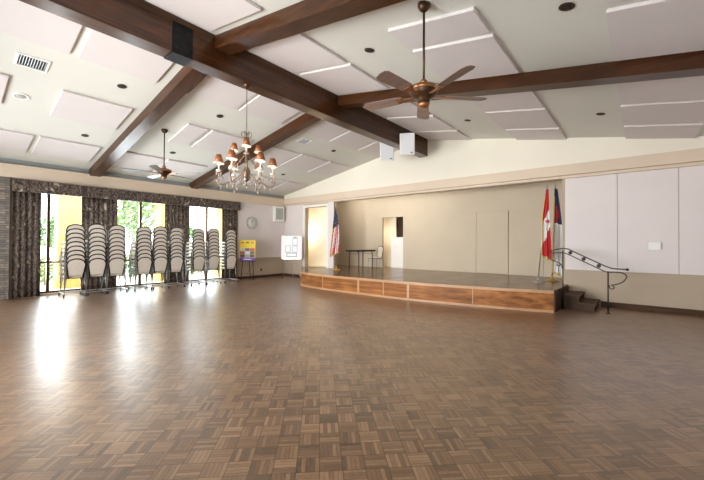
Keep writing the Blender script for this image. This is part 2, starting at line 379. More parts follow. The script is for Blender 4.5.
# sliding windows of the window wall
MUL = [2.06, 4.43, 6.76]
for i, (a, c) in enumerate(OPEN):
    o = empty('window_%d' % (i+1), (XW-.15, (a+c)/2, 0)); o['kind'] = 'structure'
    b = MB(); w = .05; y0, y1 = a-(a+c)/2, c-(a+c)/2; mu = MUL[i]-(a+c)/2
    b.box((-.04, y0, .05), (.04, y0+w, WZ)).box((-.04, y1-w, .05), (.04, y1, WZ)).box((-.04, y0+w, WZ-w), (.04, y1-w, WZ)).box((-.04, y0+w, .05), (.04, y1-w, .10)).box((-.045, mu-.035, .1), (.045, mu+.035, WZ-w))
    b.box((-.025, y0+w, .90), (.025, mu-.035, .95)).box((-.025, mu+.035, .90), (.025, y1-w, .95))
    b.build('window_frame', M['bronze'], o)
    g = MB(); g.box((-.006, y0+w, .1), (.006, mu-.035, WZ-w)).box((-.006, mu+.035, .1), (.006, y1-w, WZ-w)); g.build('window_pane', M['glass'], o)
# stone pier next to the windows
struct(MB().box((XW, BY, 0), (XW+.14, 1.24, 3.2)), 'wall_pier', M['stone'])

# ------------------------------------------------------------------ beams
rb = empty('ridge_beam', (XR, 0, 4.41), 0, 'long dark wooden ridge beam running from overhead to the stage wall', 'beam')
MB().box((-.15, BY, 0), (.15, YS-.003, .60), bev=.012).build('timber', M['beam'], rb)
b = MB(); b.box((.150, 2.27, -.006), (.158, 2.58, .47)).box((-.158, 2.27, -.006), (-.150, 2.58, .47)).box((-.158, 2.27, -.012), (.158, 2.58, -.001)); st = b.build('steel_strap', M['black'], rb); st['label'] = 'black steel strap plate with bolts'
for y in (2.34, 2.51):
    for z in (.08, .22, .36):
        MB().lathe([(.018, 0), (.018, .008), (.008, .014), (0, .014)], (.158, y, z), 8, (1, 0, 0)).build('bolt', M['black'], st)
def crossbeam(y0, y1, side, label):
    d0, d1 = .15, (7.255 if side < 0 else 7.255)
    o = empty('cross_beam', (XR+side*d0, (y0+y1)/2, 0), 0, label, 'beam', 'sloping cross beams')
    pts = []
    for d, dz in ((d0, -.012), (d1, -.012), (d1, -.235), (d0, -.235)): pts.append((side*(d-d0), -(y1-y0)/2, ZR-S*d+dz))
    MB().prism(pts, (0, y1-y0, 0)).build('timber', M['beamx'], o); return o
crossbeam(2.95, 3.21, -1, 'dark cross beam on the window-side slope running down between the two near ceiling bays')
crossbeam(6.00, 6.25, -1, 'dark cross beam on window-side slope passing behind the chandelier')
crossbeam(2.95, 3.21, 1, 'dark cross beam at top of photo, meeting ridge beam beside the steel strap')
crossbeam(6.00, 6.25, 1, 'long dark cross beam behind the copper ceiling fan, away from the windows')

# ------------------------------------------------------------------ ceiling panels
def onslope(side, d, y, h=0):
    return Vector((XR+side*d, y, ZR-S*d-h))
COLS = [(.50, 1.76), (3.0, 4.18), (5.40, 6.57)]
ROWN = ['ridge row', 'middle row', 'eave row']
yl = {(-1, 0): [(9.12, 10.3), (7.74, 8.98), (6.45, 7.64), (4.60, 5.80), (3.38, 4.50), (1.52, 2.75), (.2, 1.40)],
      (-1, 1): [(9.07, 10.24), (7.72, 8.95), (6.45, 7.60), (4.62, 5.82), (3.98, 4.50), (1.55, 2.75), (-.38, .80)],
      (-1, 2): [(9.15, 10.25), (7.80, 9.02), (6.45, 7.62), (4.50, 5.74), (3.36, 4.36), (1.57, 2.78), (.25, 1.46)],
      (1, 0): [(9.32, 10.35), (7.85, 9.18), (6.50, 7.72), (4.68, 5.86), (3.50, 4.58), (1.5, 2.80), (.2, 1.4)],
      (1, 1): [(9.38, 10.45), (7.85, 9.25), (6.50, 7.75), (4.65, 5.92), (3.98, 4.53), (1.55, 2.75)],
      (1, 2): [(9.36, 10.45), (7.93, 9.23), (6.50, 7.84), (4.62, 5.92), (3.98, 4.46)]}
for (side, ci), lst in yl.items():
    d0, d1 = COLS[ci]
    if side > 0: d0, d1 = (.30, 1.66) if ci == 0 else (d0-.07, d1-.05)
    for k, (y0, y1) in enumerate(lst):
        h = .045; hw, hd = (y1-y0)/2, (d1-d0)/2*math.sqrt(1+S*S)
        half = 'narrow half-width' if y1-y0 < .7 else 'square white'
        lab = '%s acoustic panel on the %s slope, %s, %s from stage wall' % (half, 'window-side' if side < 0 else 'camera-side', ROWN[ci], ORD[k])
        o = MB().box((-hd, -hw, -h), (hd, hw, .0), bev=.008).build('ceiling_panel', M['panel'], None, onslope(side, (d0+d1)/2, (y0+y1)/2, .003), (0, math.atan(S)*side, 0))
        tag(o, lab, 'ceiling panel', 'acoustic ceiling panels')
def downlight(side, d, y, lab):
    o = empty('downlight', onslope(side, d, y, .001), 0, lab, 'downlight', 'recessed downlights'); o.rotation_euler = (0, math.atan(S)*side, 0)
    MB().lathe([(.056, -.002), (.078, -.002), (.080, -.010), (.064, -.012), (.056, -.007)], seg=24, loop=True).build('trim_ring', M['bronze'], o)
    MB().lathe([(0, -.003), (.060, -.003), (.060, -.005), (0, -.0055)], seg=24).build('dark_recess', M['blackmatte'], o)
for side, nm in ((-1, 'window-side'), (1, 'camera-side')):
    for d, rn in ((2.28, 'upper'), (4.90, 'lower')):
        for k, y in enumerate((8.48, 4.41, 2.33)):
            if side > 0 and k == 2: continue
            downlight(side, d+(.09 if side > 0 and d > 4 else 0), y, 'black round downlight on the %s slope, %s line, %s from stage wall' % (nm, rn, ORD[k]))
# air grilles and round ceiling speaker
def airvent(side, d, y, w, l, lab):
    o = empty('ceiling_vent', onslope(side, d, y, .001), 0, lab, 'vent'); o.rotation_euler = (0, math.atan(S)*side, 0)
    b = MB(); b.box((-w/2, -l/2, -.018), (-w/2+.03, l/2, 0)).box((w/2-.03, -l/2, -.018), (w/2, l/2, 0)).box((-w/2+.03, -l/2, -.018), (w/2-.03, -l/2+.03, 0)).box((-w/2+.03, l/2-.03, -.018), (w/2-.03, l/2, 0)); b.build('frame', M['white'], o)
    MB().box((-w/2+.03, -l/2+.03, -.004), (w/2-.03, l/2-.03, -.001)).build('backing', M['blackmatte'], o)
    n = 10; b = MB()
    for k in range(n):
        y0 = -l/2+.05+(l-.1)*k/(n-1); b.box((-w/2+.035, -.004, -.014), (w/2-.035, .004, -.006), Matrix.Translation((0, y0, 0)) @ Matrix.Rotation(.5, 4, 'X'))
    b.build('slats', M['silver'], o)
airvent(-1, 2.39, 1.03, .38, .42, 'rectangular slatted air vent in ceiling above the stone pier')
airvent(-1, 2.24, 7.13, .34, .40, 'small slatted air vent in ceiling beyond the chandelier')
o = empty('ceiling_speaker', onslope(-1, 3.68, 1.04, .001), 0, 'round white flush speaker in ceiling beside the slatted air vent', 'speaker'); o.rotation_euler = (0, -math.atan(S), 0)
MB().lathe([(.085, -.001), (.13, -.001), (.13, -.01), (.12, -.016), (.085, -.012)], seg=28, loop=True).build('rim', M['white'], o)
MB().lathe([(0, -.002), (.085, -.002), (.085, -.01), (0, -.013)], seg=28).build('grille', M['grille'], o)

# ------------------------------------------------------------------ valances and curtains
for k, (a, c, wh) in enumerate([(1.27, 2.73, 'above the window nearest the stone pier'), (2.75, 5.71, 'above the middle window'), (5.73, 8.0, 'above the window nearest the clock')]):
    b = MB(); b.box((XW+.13, a, 2.84), (XW+.26, c, 3.17), bev=.02)
    o = b.build('valance', M['curtain']); tag(o, 'brown leaf-print fabric valance %s' % wh, 'valance', 'leaf-print valances')
def curtain(y0, y1, lab, bunch=1.0):
    b = MB(); b.sm = True; n = max(24, int((y1-y0)*60)); ph = random.random()*6; F, Bk = [], []
    zs = [0.012, .4, .9, 1.5, 2.1, 2.6, 2.86]
    for i in range(n+1):
        u = i/n; y = y0+(y1-y0)*u; fs = 2*math.pi*(y1-y0)/.125
        rowf, rowb = [], []
        for z in zs:
            amp = .032*(1-.25*z/2.86)*bunch; x = XW+.105+amp*math.sin(fs*u+ph+.35*math.sin(z*1.3+u*9))+.010*math.sin(u*17+z)
            rowf.append(b.b.verts.new((x, y, z))); rowb.append(b.b.verts.new((x-.01, y, z)))
        F.append(rowf); Bk.append(rowb)
    for i in range(n):
        for j in range(len(zs)-1):
            b._f([F[i][j], F[i+1][j], F[i+1][j+1], F[i][j+1]]); b._f([Bk[i][j], Bk[i][j+1], Bk[i+1][j+1], Bk[i+1][j]])
        b._f([F[i][0], Bk[i][0], Bk[i+1][0], F[i+1][0]]); b._f([F[i][-1], F[i+1][-1], Bk[i+1][-1], Bk[i][-1]])
    for i in (0, n):
        for j in range(len(zs)-1): b._f([F[i][j], F[i][j+1], Bk[i][j+1], Bk[i][j]])
    o = b.build('curtain', M['curtain']); tag(o, lab, 'curtain', 'leaf-print curtains')
curtain(1.29, 1.87, 'dark leaf-print curtain gathered beside the stone pier')
curtain(2.77, 3.69, 'dark leaf-print curtain between first and second windows from the stone pier', .55)
curtain(5.12, 5.99, 'dark leaf-print curtain between second and third windows from the stone pier', .55)
curtain(7.26, 7.96, 'dark leaf-print curtain between the last window and the clock')

# ------------------------------------------------------------------ stage
FR = [(-9.38, 8.39), (-8.80, 8.22), (-8.15, 8.12), (-7.40, 8.07), (-6.47, 8.06), (-5.5, 8.07), (-4.9, 8.09), (-4.2, 8.16), (-3.45, 8.28), (-2.9, 8.38), (-2.34, 8.5), (-1.5, 8.73)]
stg = empty('stage', (-5.5, 9.2, 0), 0, 'low curved wooden stage platform with panelled orange-brown front', 'stage')
SO = Vector((5.5, -9.2, 0))
poly = [(x, y) for x, y in FR]+[(-1.47, YS-.03), (-1.61, YS-.03), (-1.61, YS+.21), (-1.36, YS+.21), (-1.36, YB-.005), (-11.79, YB-.005), (-11.79, 11.425), (-10.745, 11.425), (-9.92, YS+.21), (-9.69, YS+.21), (-9.69, YS-.045), (-11.6, YS-.045)]
def st_xy(x, y, z): return Vector((x, y, z))+SO
MB().prism([st_xy(x, y, HS-.05) for x, y in poly], (0, 0, .05)).build('deck', M['stagefloor'], stg)
fl = [(-11.62, YS-.05)]+FR                    # facing runs along the left flank and the curved front
def facing(pts, z0, z1, out, thick, name, m, lab=None):
    b = MB(); P = [Vector((x, y, 0)) for x, y in pts]; n = len(P); N = []
    for i in range(n):
        d = (P[min(i+1, n-1)]-P[max(i-1, 0)]).normalized(); N.append(Vector((d.y, -d.x, 0)))
    A = [[b.b.verts.new(P[i]+N[i]*o+SO+Vector((0, 0, z))) for o, z in ((out, z0), (out, z1), (out-thick, z1), (out-thick, z0))] for i in range(n)]
    for i in range(n-1):
        for k in range(4): b._f([A[i][k], A[i+1][k], A[i+1][(k+1) % 4], A[i][(k+1) % 4]])
    b._f(A[0][::-1]); b._f(A[-1]); o = b.build(name, m, stg)
    if lab: o['label'] = lab
    return o
def sub(pts, x0, x1):
    def at(x):
        for (xa, ya), (xb, yb) in zip(pts, pts[1:]):
            if xa <= x <= xb: return (x, ya+(yb-ya)*(x-xa)/(xb-xa))
        return pts[0] if x < pts[0][0] else pts[-1]
    return [at(x0)]+[p for p in pts if x0+.02 < p[0] < x1-.02]+[at(x1)]
facing([(-11.6, YS-.06), FR[0]], 0, HS-.05, 0, .02, 'side_panel', M['stagefront'])
seams = [-9.38, -8.0, -6.47, -5.58, -4.80, -3.15, -1.5]
for a, c in zip(seams, seams[1:]): facing(sub(FR, a, c), .0, HS-.05, .0, .02, 'front_panel', M['stagefront'])
for x, w in ((-8.0, .012), (-6.47, .035), (-5.58, .012), (-4.80, .035), (-3.15, .010)): facing(sub(FR, x-w, x+w), .055, HS-.05, .012, .011, 'seam_strip', M['stagetrim'], 'pale vertical batten')
facing(FR, HS-.06, HS+.004, .022, .021, 'nosing', M['stagetrim'], 'pale wooden edge strip')
facing(FR, 0, .05, .018, .017, 'base_strip', M['stagetrim'], 'pale wooden strip along floor')
MB().prism([st_xy(-1.5, 8.73, 0), st_xy(-1.47, 8.73, 0), st_xy(-1.45, YS-.03, 0), st_xy(-1.48, YS-.03, 0)], (0, 0, HS-.05)).build('end_panel', M['stagedark'], stg)
# steps
sp = empty('stage_steps', (-1.15, 9.95, 0), 0, 'small dark wooden steps at the end of the stage by the iron handrail', 'steps')
def step(x0, x1, z, o):
    o1 = MB().box((x0, -.47, 0), (x1, .48, z-.04)).build('riser_block', M['stagedark'], o)
    MB().box((x0, -.49, z-.04), (x1+.025, .48, z), bev=.006).build('tread', M['basewood'], o)
step(-.285, .03, .33, sp); step(.03, .33, .17, sp)

# ------------------------------------------------------------------ handrail
hr = empty('handrail', (-1.0, 9.42, 0), 0, 'black wrought-iron handrail with scroll ends beside the stage steps', 'handrail')
def R3(*pts): return [(x+1.0, 0, z) for x, z in pts]
def smooth(pts, n=6):
    P = [Vector(p) for p in pts]; out = []
    for i in range(len(P)-1):
        p0, p1, p2, p3 = P[max(i-1, 0)], P[i], P[i+1], P[min(i+2, len(P)-1)]
        for k in range(n):
            t = k/n; out.append(.5*((2*p1)+(-p0+p2)*t+(2*p0-5*p1+4*p2-p3)*t*t+(-p0+3*p1-3*p2+p3)*t**3))
    return out+[P[-1]]
MB().tube(R3((-1.43, .008), (-1.43, 1.36)), .015).lathe([(.05, 0), (.05, .008), (.03, .012)], (-.43, 0, 0)).build('post', M['iron'], hr)
MB().tube(R3((-.575, .008), (-.575, .92)), .015).lathe([(.05, 0), (.05, .008), (.03, .012)], (.425, 0, 0)).build('post', M['iron'], hr)
MB().tube(R3((-1.72, 1.33), (-1.60, 1.375), (-1.43, 1.41), (-1.33, 1.40), (-.62, 1.03), (-.50, .985), (-.25, .975)), .0135).lathe([(0, -.02), (.026, -.015), (.03, .01), (.02, .03), (0, .035)], (.75, 0, .975), 12, (1, 0, 0)).build('top_rail', M['iron'], hr)
MB().tube(R3((-1.70, 1.30), (-1.43, 1.31), (-1.35, 1.29), (-.62, .91), (-.575, .90)), .011).build('lower_rail', M['iron'], hr)
spiral = lambda cx, cz_, r0, a0, a1, s=1: [(cx+r0*(1-.75*t)*math.cos(a0+(a1-a0)*t), cz_+r0*(1-.75*t)*math.sin(a0+(a1-a0)*t)) for t in [k/14 for k in range(15)]]
lo = [(-.575, .90), (-.45, .91), (-.33, .90), (-.265, .85), (-.27, .78), (-.33, .70), (-.44, .645), (-.52, .625)]
MB().tube(smooth(R3(*lo)), .012).build('scroll', M['iron'], hr)
MB().tube(R3(*spiral(-.50, .585, .06, math.radians(140), math.radians(140)+5.6)), .011).build('scroll_curl', M['iron'], hr)
lo = [(-1.74, 1.22), (-1.68, 1.16), (-1.58, 1.10), (-1.50, 1.07), (-1.46, 1.02), (-1.44, .94)]
MB().tube(smooth(R3(*lo)), .012).build('scroll', M['iron'], hr)
MB().tube(R3(*spiral(-1.53, 1.03, .05, math.radians(60), math.radians(60)-5.6)), .011).build('scroll_curl', M['iron'], hr)
for x in (-1.28, -1.02, -.74):
    z = 1.345-(x+1.33)*.52; MB().lathe([(0, -.035), (.03, -.022), (.042, 0), (.03, .022), (0, .035)], (x+1.0, 0, z-.005), 12, (0, 1, 0)).build('rosette', M['iron'], hr)

# ------------------------------------------------------------------ wall panels beside the stage, switch box
seam = [-1.537, -.453, .616, 1.64]
for k, nm in enumerate(('beside the stage opening, behind the handrail', 'carrying the small white box', 'past the white box, at the edge of the photo')):
    o = MB().box((seam[k]+.004, YS-.028, .862), (seam[k+1]-.004, YS-.001, 3.205), bev=.006).build('wall_panel', M['upperwall']); tag(o, 'tall pale lilac-grey wall panel %s' % nm, 'wall panel', 'pale wall panels')
o = empty('wall_box', (.21, YS-.029, 1.48), 0, 'small white rectangular box mounted on the pale wall panel', 'box')
MB().box((-.11, -.07, -.09), (.11, 0, .09), bev=.008).build('cover', M['white'], o)
MB().box((-.112, -.02, -.092), (.112, -.012, .092)).build('seam', M['grille'], o)

# ------------------------------------------------------------------ clock, speaker, outlet, plates
o = empty('wall_clock', (XW+.026, 8.69, 2.37), 0, 'round white wall clock with thin dark rim above the poster', 'clock')
MB().lathe([(.235, 0), (.265, 0), (.265, .035), (.25, .045), (.235, .03)], seg=36, axis=(1, 0, 0), loop=True).build('rim', M['grille'], o)
MB().lathe([(0, .001), (.236, .001), (.236, .02), (0, .022)], seg=36, axis=(1, 0, 0)).build('dial', M['white'], o)
for k in range(12):
    MB().box((.0225, -.006, .17), (.025, .006, .215), Matrix.Rotation(k*math.pi/6, 4, 'X')).build('hour_mark', M['black'], o)
MB().box((.026, -.008, -.02), (.029, .008, .125), Matrix.Rotation(math.radians(8), 4, 'X')).build('hour_hand', M['black'], o)
MB().box((.030, -.006, -.03), (.033, .006, .18), Matrix.Rotation(math.radians(-25), 4, 'X')).build('minute_hand', M['black'], o)
o = empty('wall_speaker', (XW+.15, 10.02, 2.83), math.radians(-10), 'white wall loudspeaker with grey grille high in the corner', 'speaker')
MB().box((-.08, -.25, -.34), (.09, .25, .34), bev=.015).build('cabinet', M['white'], o)
MB().box((.091, -.18, -.26), (.10, .18, .26), bev=.004).build('grille', M['grille'], o)
MB().box((-.12, -.22, .28), (-.08, .22, .31)).build('bracket', M['white'], o)
o = MB().box((0, -.04, -.06), (.012, .04, .06), bev=.004).build('wall_outlet', M['bronze'], None, (XW+.001, 9.2, .33)); tag(o, 'dark electrical outlet low on wall between poster and white board', 'outlet')

# ------------------------------------------------------------------ stacked chairs on dollies
def arch(w, z0, zs, zt, n=10, inset=0):
    pts = [(-w/2+.045, z0), (-w/2, zs)]
    for k in range(1, n): 
        u = -1+2*k/n; pts.append((u*w/2, zs+(zt-zs)*math.sqrt(max(0, 1-abs(u)**2.1))))
    pts += [(w/2, zs), (w/2-.045, z0)]; return pts
lean = lambda z: .20+(z-.42)*.15
def make_chair(label, legm, framem):
    r = empty('stacking_chair', (0, 0, 0), 0, label, 'chair')
    MB().box((-.24, -.205, .405), (.18, .205, .46), bev=.018).build('seat', M['beige'], r)
    pr = arch(.385, .47, .77, .905)
    b = MB(); th = .028; F = [b.b.verts.new((lean(z)-th/2, y, z)) for y, z in pr]; K = [b.b.verts.new((lean(z)+th/2, y, z)) for y, z in pr]
    b._f(F); b._f(K[::-1]); n = len(pr)
    for i in range(n): b._f([F[i], K[i], K[(i+1) % n], F[(i+1) % n]])
    b.build('backrest', M['beige'], r)
    fr = arch(.41, .40, .77, .92, 14); MB().tube([(lean(z), y, z) for y, z in fr], .018, 6).build('back_frame', framem, r)
    MB().tube([(-.22, -.19, .395), (.19, -.19, .395), (.19, .19, .395), (-.22, .19, .395)], .011, 6, closed=True).build('seat_frame', framem, r)
    for sx in (-1, 1):
        for sy in (-1, 1):
            MB().tube([(-.22 if sx < 0 else .19, sy*.195, .40), (-.25 if sx < 0 else .22, sy*.245, 0)], .0105, 6).build('leg', legm, r)
    return r
STK = [(75, 2.47, 9), (96.5, 2.95, 9), (115.5, 3.43, 9), (143.5, 4.17, 9), (159.5, 4.64, 9), (175.5, 5.14, 9), (197.5, 5.90, 9), (213, 6.45, 9), (230, 7.14, 9)]
proto = None; dproto = None
SXC = -12.12
def make_dolly(label):
    d = empty('chair_dolly', (0, 0, 0), 0, label, 'dolly', 'chair dollies')
    for y in (-.262, .262): MB().box((-.33, y-.014, .095), (.30, y+.014, .119)).build('side_bar', M['silver'], d)
    for x in (-.262, .232): MB().box((x-.02, -.248, .095), (x+.02, .248, .119)).build('cross_bar', M['silver'], d)
    for x in (-.29, .26):
        for y in (-.262, .262):
            MB().lathe([(0, -.012), (.038, -.012), (.040, 0), (.038, .012), (0, .012)], (x, y, .041), 14, (0, 1, 0)).box((x-.012, y-.02, .06), (x+.012, y+.02, .094)).build('caster', M['rubber'], d)
    return d
for si, (_, y, n) in enumerate(STK):
    where = '%s stack from the stone pier' % ORD[si]
    dz = .118+.002*((si*5) % 3); dx = -.016+.004*((si*7) % 3)
    lab = 'chrome-barred chair dolly under the %s' % where
    if dproto is None: d = dproto = make_dolly(lab)
    else: d = copy_tree(dproto); d['label'] = lab
    d.location = (SXC, y, 0)
    for k in range(n):
        pos = 'topmost' if k == n-1 else ('lowest' if k == 0 else ORD[k]+' from bottom')
        lab = 'beige upholstered metal chair, %s in the %s' % (pos, where)
        if proto is None: c = proto = make_chair(lab, M['chrome'], M['chairframe'])
        else: c = copy_tree(proto); c['label'] = lab
        c['group'] = 'stacked beige chairs'
        c.location = (SXC+k*dx*.6, y+k*random.uniform(-.002, .002), .1195+k*dz)

# ------------------------------------------------------------------ easels with poster and board
def legs3(o, w, h, back, m, r, name='leg', spread=.10):
    for sx in (-1, 1): MB().tube([(sx*w*.5, -.02, 0), (sx*(w*.5-spread), .03, h)], r, 6).build(name, m, o)
    MB().tube([(0, back, 0), (0, .05, h)], r, 6).build(name, m, o)
e1 = empty('easel', (-12.26, 8.10, 0), math.radians(39.86), 'dark wooden tripod easel under the yellow poster by the curtain', 'easel')
legs3(e1, .52, 1.35, .42, M['blackmatte'], .016)
MB().box((-.30, -.04, .75), (.30, .01, .785)).build('ledge', M['blackmatte'], e1)
MB().tube([(-.235, 0, .25), (.235, 0, .25)], .01, 6).build('spreader', M['blackmatte'], e1)
MB().tube([(0, .28, .45), (0, 0, .25)], .008, 6).build('spreader', M['blackmatte'], e1)
po = empty('poster', (-12.26, 8.10, 0), math.radians(39.86), 'event poster in yellow, photos and purple, standing on the dark easel', 'poster')
PM = Matrix.Translation((0, -.045, .788)) @ Matrix.Rotation(math.radians(-3), 4, 'X')
MB().box((-.315, -.006, 0), (.315, .0, .83), PM).build('board', mat('poster_yellow', (.85, .62, .04), .5), po)
MB().box((-.315, -.009, 0), (.315, -.0065, .13), PM).build('purple_band', mat('poster_purple', (.15, .035, .30), .5), po)
cl = [(.10, .09, .09), (.32, .35, .40), (.07, .07, .08), (.45, .10, .09), (.62, .62, .64), (.12, .11, .12), (.55, .52, .50), (.13, .15, .22), (.55, .10, .10)]
for k in range(9):
    x = -.295+(k % 3)*.2; z = .14+(k//3)*.125
    MB().box((x, -.0092, z), (x+.185, -.0066, z+.115), PM).build('photo', mat('poster_photo_%s' % 'abcdefghi'[k], cl[k], .5), po)
for x, w, h, c in ((-.28, .14, .075, (.45, .04, .03)), (-.08, .15, .09, (.06, .05, .05)), (.12, .15, .065, (.40, .03, .03))):
    q = [(x+w*u, -.0068, .69+h*v) for u, v in ((0, 0), (.2, .5), (.05, 1), (.5, .75), (.9, 1), (.8, .45), (1, 0), (.5, .25))]
    MB().prism(q, (0, -.0024, 0), PM).build('headline_mark', mat('poster_ink', c, .5), po)
MB().box((-.16, -.0108, .045), (.16, -.0092, .075), PM).build('white_line', M['white'], po)
e2 = empty('easel', (-11.28, 9.57, 0), math.radians(39.86), 'thin silver tripod easel under the white board near the stage', 'easel')
legs3(e2, .74, 1.6, .36, M['silver'], .010, spread=.22)
MB().box((-.38, -.05, .832), (.38, -.01, .850)).build('ledge', M['silver'], e2)
for x in (-.2, .25): MB().lathe([(0, 0), (.02, 0), (.02, .03), (0, .03)], (x, -.03, .80), 8).build('peg', M['blackmatte'], e2)
wb = empty('presentation_board', (-11.28, 9.57, 0), math.radians(39.86), 'white board with blue-grey rectangular plan outlines on the silver easel', 'board')
PM = Matrix.Translation((0, -.055, .853)) @ Matrix.Rotation(math.radians(-3), 4, 'X')
MB().box((-.43, -.008, 0), (.43, 0, .96), PM).build('panel', mat('board_white', (.92, .92, .92), .4), wb)
ink = mat('plan_ink', (.22, .26, .32), .6)
def outline(x0, z0, x1, z1, t=.014):
    b = MB()
    for a in (((x0, z0), (x1, z0+t)), ((x0, z1-t), (x1, z1)), ((x0, z0+t), (x0+t, z1-t)), ((x1-t, z0+t), (x1, z1-t))): b.box((a[0][0], -.0105, a[0][1]), (a[1][0], -.0085, a[1][1]), PM)
    b.build('plan_outline', ink, wb)
outline(-.20, .08, .22, .25, .022); outline(-.25, .27, -.04, .55); outline(.04, .27, .24, .54); outline(.04, .56, .24, .86)
MB().box((.07, -.0102, .88), (.22, -.0085, .91), PM).build('plan_title', ink, wb)

# ------------------------------------------------------------------ folding table and chair on the stage
tb = empty('folding_table', (-8.95, 11.30, HS+.001), math.radians(90), 'small dark folding table standing on the stage', 'table')
MB().box((-.61, -.31, .725), (.61, .31, .76), bev=.008).build('tabletop', M['tabletop'], tb)
MB().box((-.60, -.30, .695), (.60, .30, .724)).build('apron', M['blackmatte'], tb)
for x in (-.45, .45):
    u = [(x, -.25, 0), (x, -.25, .62), (x, -.22, .68), (x, -.16, .70)]
    MB().tube(u, .018, 8).build('leg', M['chairframe'], tb); MB().tube([(a, -c, d) for a, c, d in u], .018, 8).build('leg', M['chairframe'], tb)
    MB().tube([(x, -.24, .60), (x, .24, .60)], .008, 6).build('crossbar', M['chairframe'], tb)
sc_ = copy_tree(proto); tag(sc_, 'single beige upholstered chair beside the dark folding table on the stage', 'chair')
if 'group' in sc_: del sc_['group']
sc_.location = (-8.74, 12.05, HS+.001); sc_.rotation_euler = (0, 0, math.radians(72))
# lighted door leaf and white cabinet in the doorway behind
dl = empty('door_1', (DO[0], YB+.02, HS)); dl['kind'] = 'structure'
MB().box((-.9, .56, .002), (.33, .60, 2.28)).build('door_leaf', M['cream'], dl)
MB().box((.34, .70, .002), (1.50, .74, 2.28)).build('dark_recess', M['stagedark'], dl)  # dark-coloured board in place of the unlit depth behind the cabinet
wc = empty('white_cabinet', (-7.97, YB+.42, HS+.001), 0, 'white waist-high cabinet seen through the doorway behind the stage', 'cabinet')
MB().box((-.35, -.2, 0), (.35, .2, 1.30), bev=.006).build('body', M['white'], wc)
MB().box((-.33, -.215, .06), (.33, -.201, 1.24), bev=.004).build('door', M['white'], wc)
MB().lathe([(.012, 0), (.012, .02), (.025, .03), (0, .045)], (-.12, -.215, .92), 12, (0, -1, 0)).build('knob', M['silver'], wc)
o = MB().box((-.05, -.012, -.06), (.05, 0, .06), bev=.004).build('light_switch', M['white'], None, (-11.92, 11.299, 1.56)); tag(o, 'small white switch plate on the cream wall inside the tall doorway', 'switch')

# ------------------------------------------------------------------ flags
def flagpole(loc, h, tilt, base_m, label, tipm):
    o = empty('flagpole', loc, 0, label, 'flagpole')
    MB().lathe([(.16, 0), (.165, .012), (.12, .03), (.05, .05), (.028, .10), (.024, .16)], seg=24).build('base', base_m, o)
    top = Vector((math.sin(tilt)*math.cos(YAW), math.sin(tilt)*math.sin(YAW), math.cos(tilt)))*h
    MB().tube([(0, 0, .02), top], .013, 10).build('pole', tipm[1], o)
    MB().lathe([(.02, 0), (.03, .03), (.012, .05), (.022, .08), (.014, .12), (0, .15)], top, 12).build('finial', tipm[0], o)
    return o, Vector(loc)+top
def flag(top, name, label, prof, design, mats, nfold=4, depth=.06, length=1.7, fr=True, seedv=0):
    """cloth hanging in folds: prof(v) -> (left, right) extents across the view at height v"""
    o = empty(name, top, YAW, label, 'flag')
    nu, nv = 40, 44; b = MB(); b.sm = True; G = []; 
    for j in range(nv+1):
        v = j/nv; l, r, zl, zr = prof(v); row = []
        for i in range(nu+1):
            u = i/nu; x = l+(r-l)*u; ph = u*nfold*2*math.pi+seedv+v*.9
            y = -.035-depth*(.35+.65*v)*(.5+.5*math.sin(ph))-.02*math.sin(3*ph+v*5)*v; x += .018*v*math.cos(ph)
            z = -(zl+(zr-zl)*u)+.012*math.sin(ph*1.0+1)*v
            row.append((x, y, z))
        G.append(row)
    Fv = [[b.b.verts.new(p) for p in row] for row in G]; Bv = [[b.b.verts.new((p[0], p[1]+.008, p[2])) for p in row] for row in G]
    for j in range(nv):
        for i in range(nu):
            b.mi = design((i+.5)/nu, (j+.5)/nv)
            b._f([Fv[j][i], Fv[j+1][i], Fv[j+1][i+1], Fv[j][i+1]]); b._f([Bv[j][i], Bv[j][i+1], Bv[j+1][i+1], Bv[j+1][i]])
    for j in range(nv):
        for i in (0, nu): b.mi = design(i/nu, (j+.5)/nv); b._f([Fv[j][i], Fv[j+1][i], Bv[j+1][i], Bv[j][i]])
    for i in range(nu):
        for j in (0, nv): b.mi = design((i+.5)/nu, j/nv); b._f([Fv[j][i], Fv[j][i+1], Bv[j][i+1], Bv[j][i]])
    b.build('cloth', mats, o)
    if fr:
        path = [Vector(G[j][0])+Vector((-.008, 0, 0)) for j in range(4, nv+1)]+[Vector(G[nv][i])+Vector((0, 0, -.012)) for i in range(0, nu+1, 2)]
        MB().tube(path, [.010]*(nv-3)+[.018]*(len(path)-nv+3), 6).build('fringe', M['fringe'], o)
    return o, G
# United States flag
po, top = flagpole((-9.05, 9.89, HS+.001), 2.42, math.radians(-.6), M['gold'], 'flagpole with gold base on the stage holding the stars and stripes', (M['gold'], M['iron']))
def prof_us(v):
    l = -.04-.17*min(1, v*1.05); r = .02+.12*math.sin(min(1, v*1.4)*math.pi/2)-.05*max(0, v-.8)*5*.3
    return l, r, v*1.80, v*1.62
def d_us(u, v):
    if v < .42-.05*u: return 2
    return int((u*9+v*2.2)) % 2
stars = mat('flag_canton_navy', (.04, .05, .13), .7); t = NT(stars); vo = t.n('ShaderNodeTexVoronoi'); vo.inputs['Scale'].default_value = 17; t.l(t.coord(), vo.inputs['Vector'])
t.color(t.ramp(vo.outputs['Distance'], [(.20, (.75, .75, .75)), (.28, (.04, .05, .13))]))
flag(top+Vector((0, 0, -.10)), 'flag', 'furled stars and stripes flag with gold fringe hanging at the stage corner', prof_us, d_us, [M['red'], M['flagwhite'], stars], 3, .07)
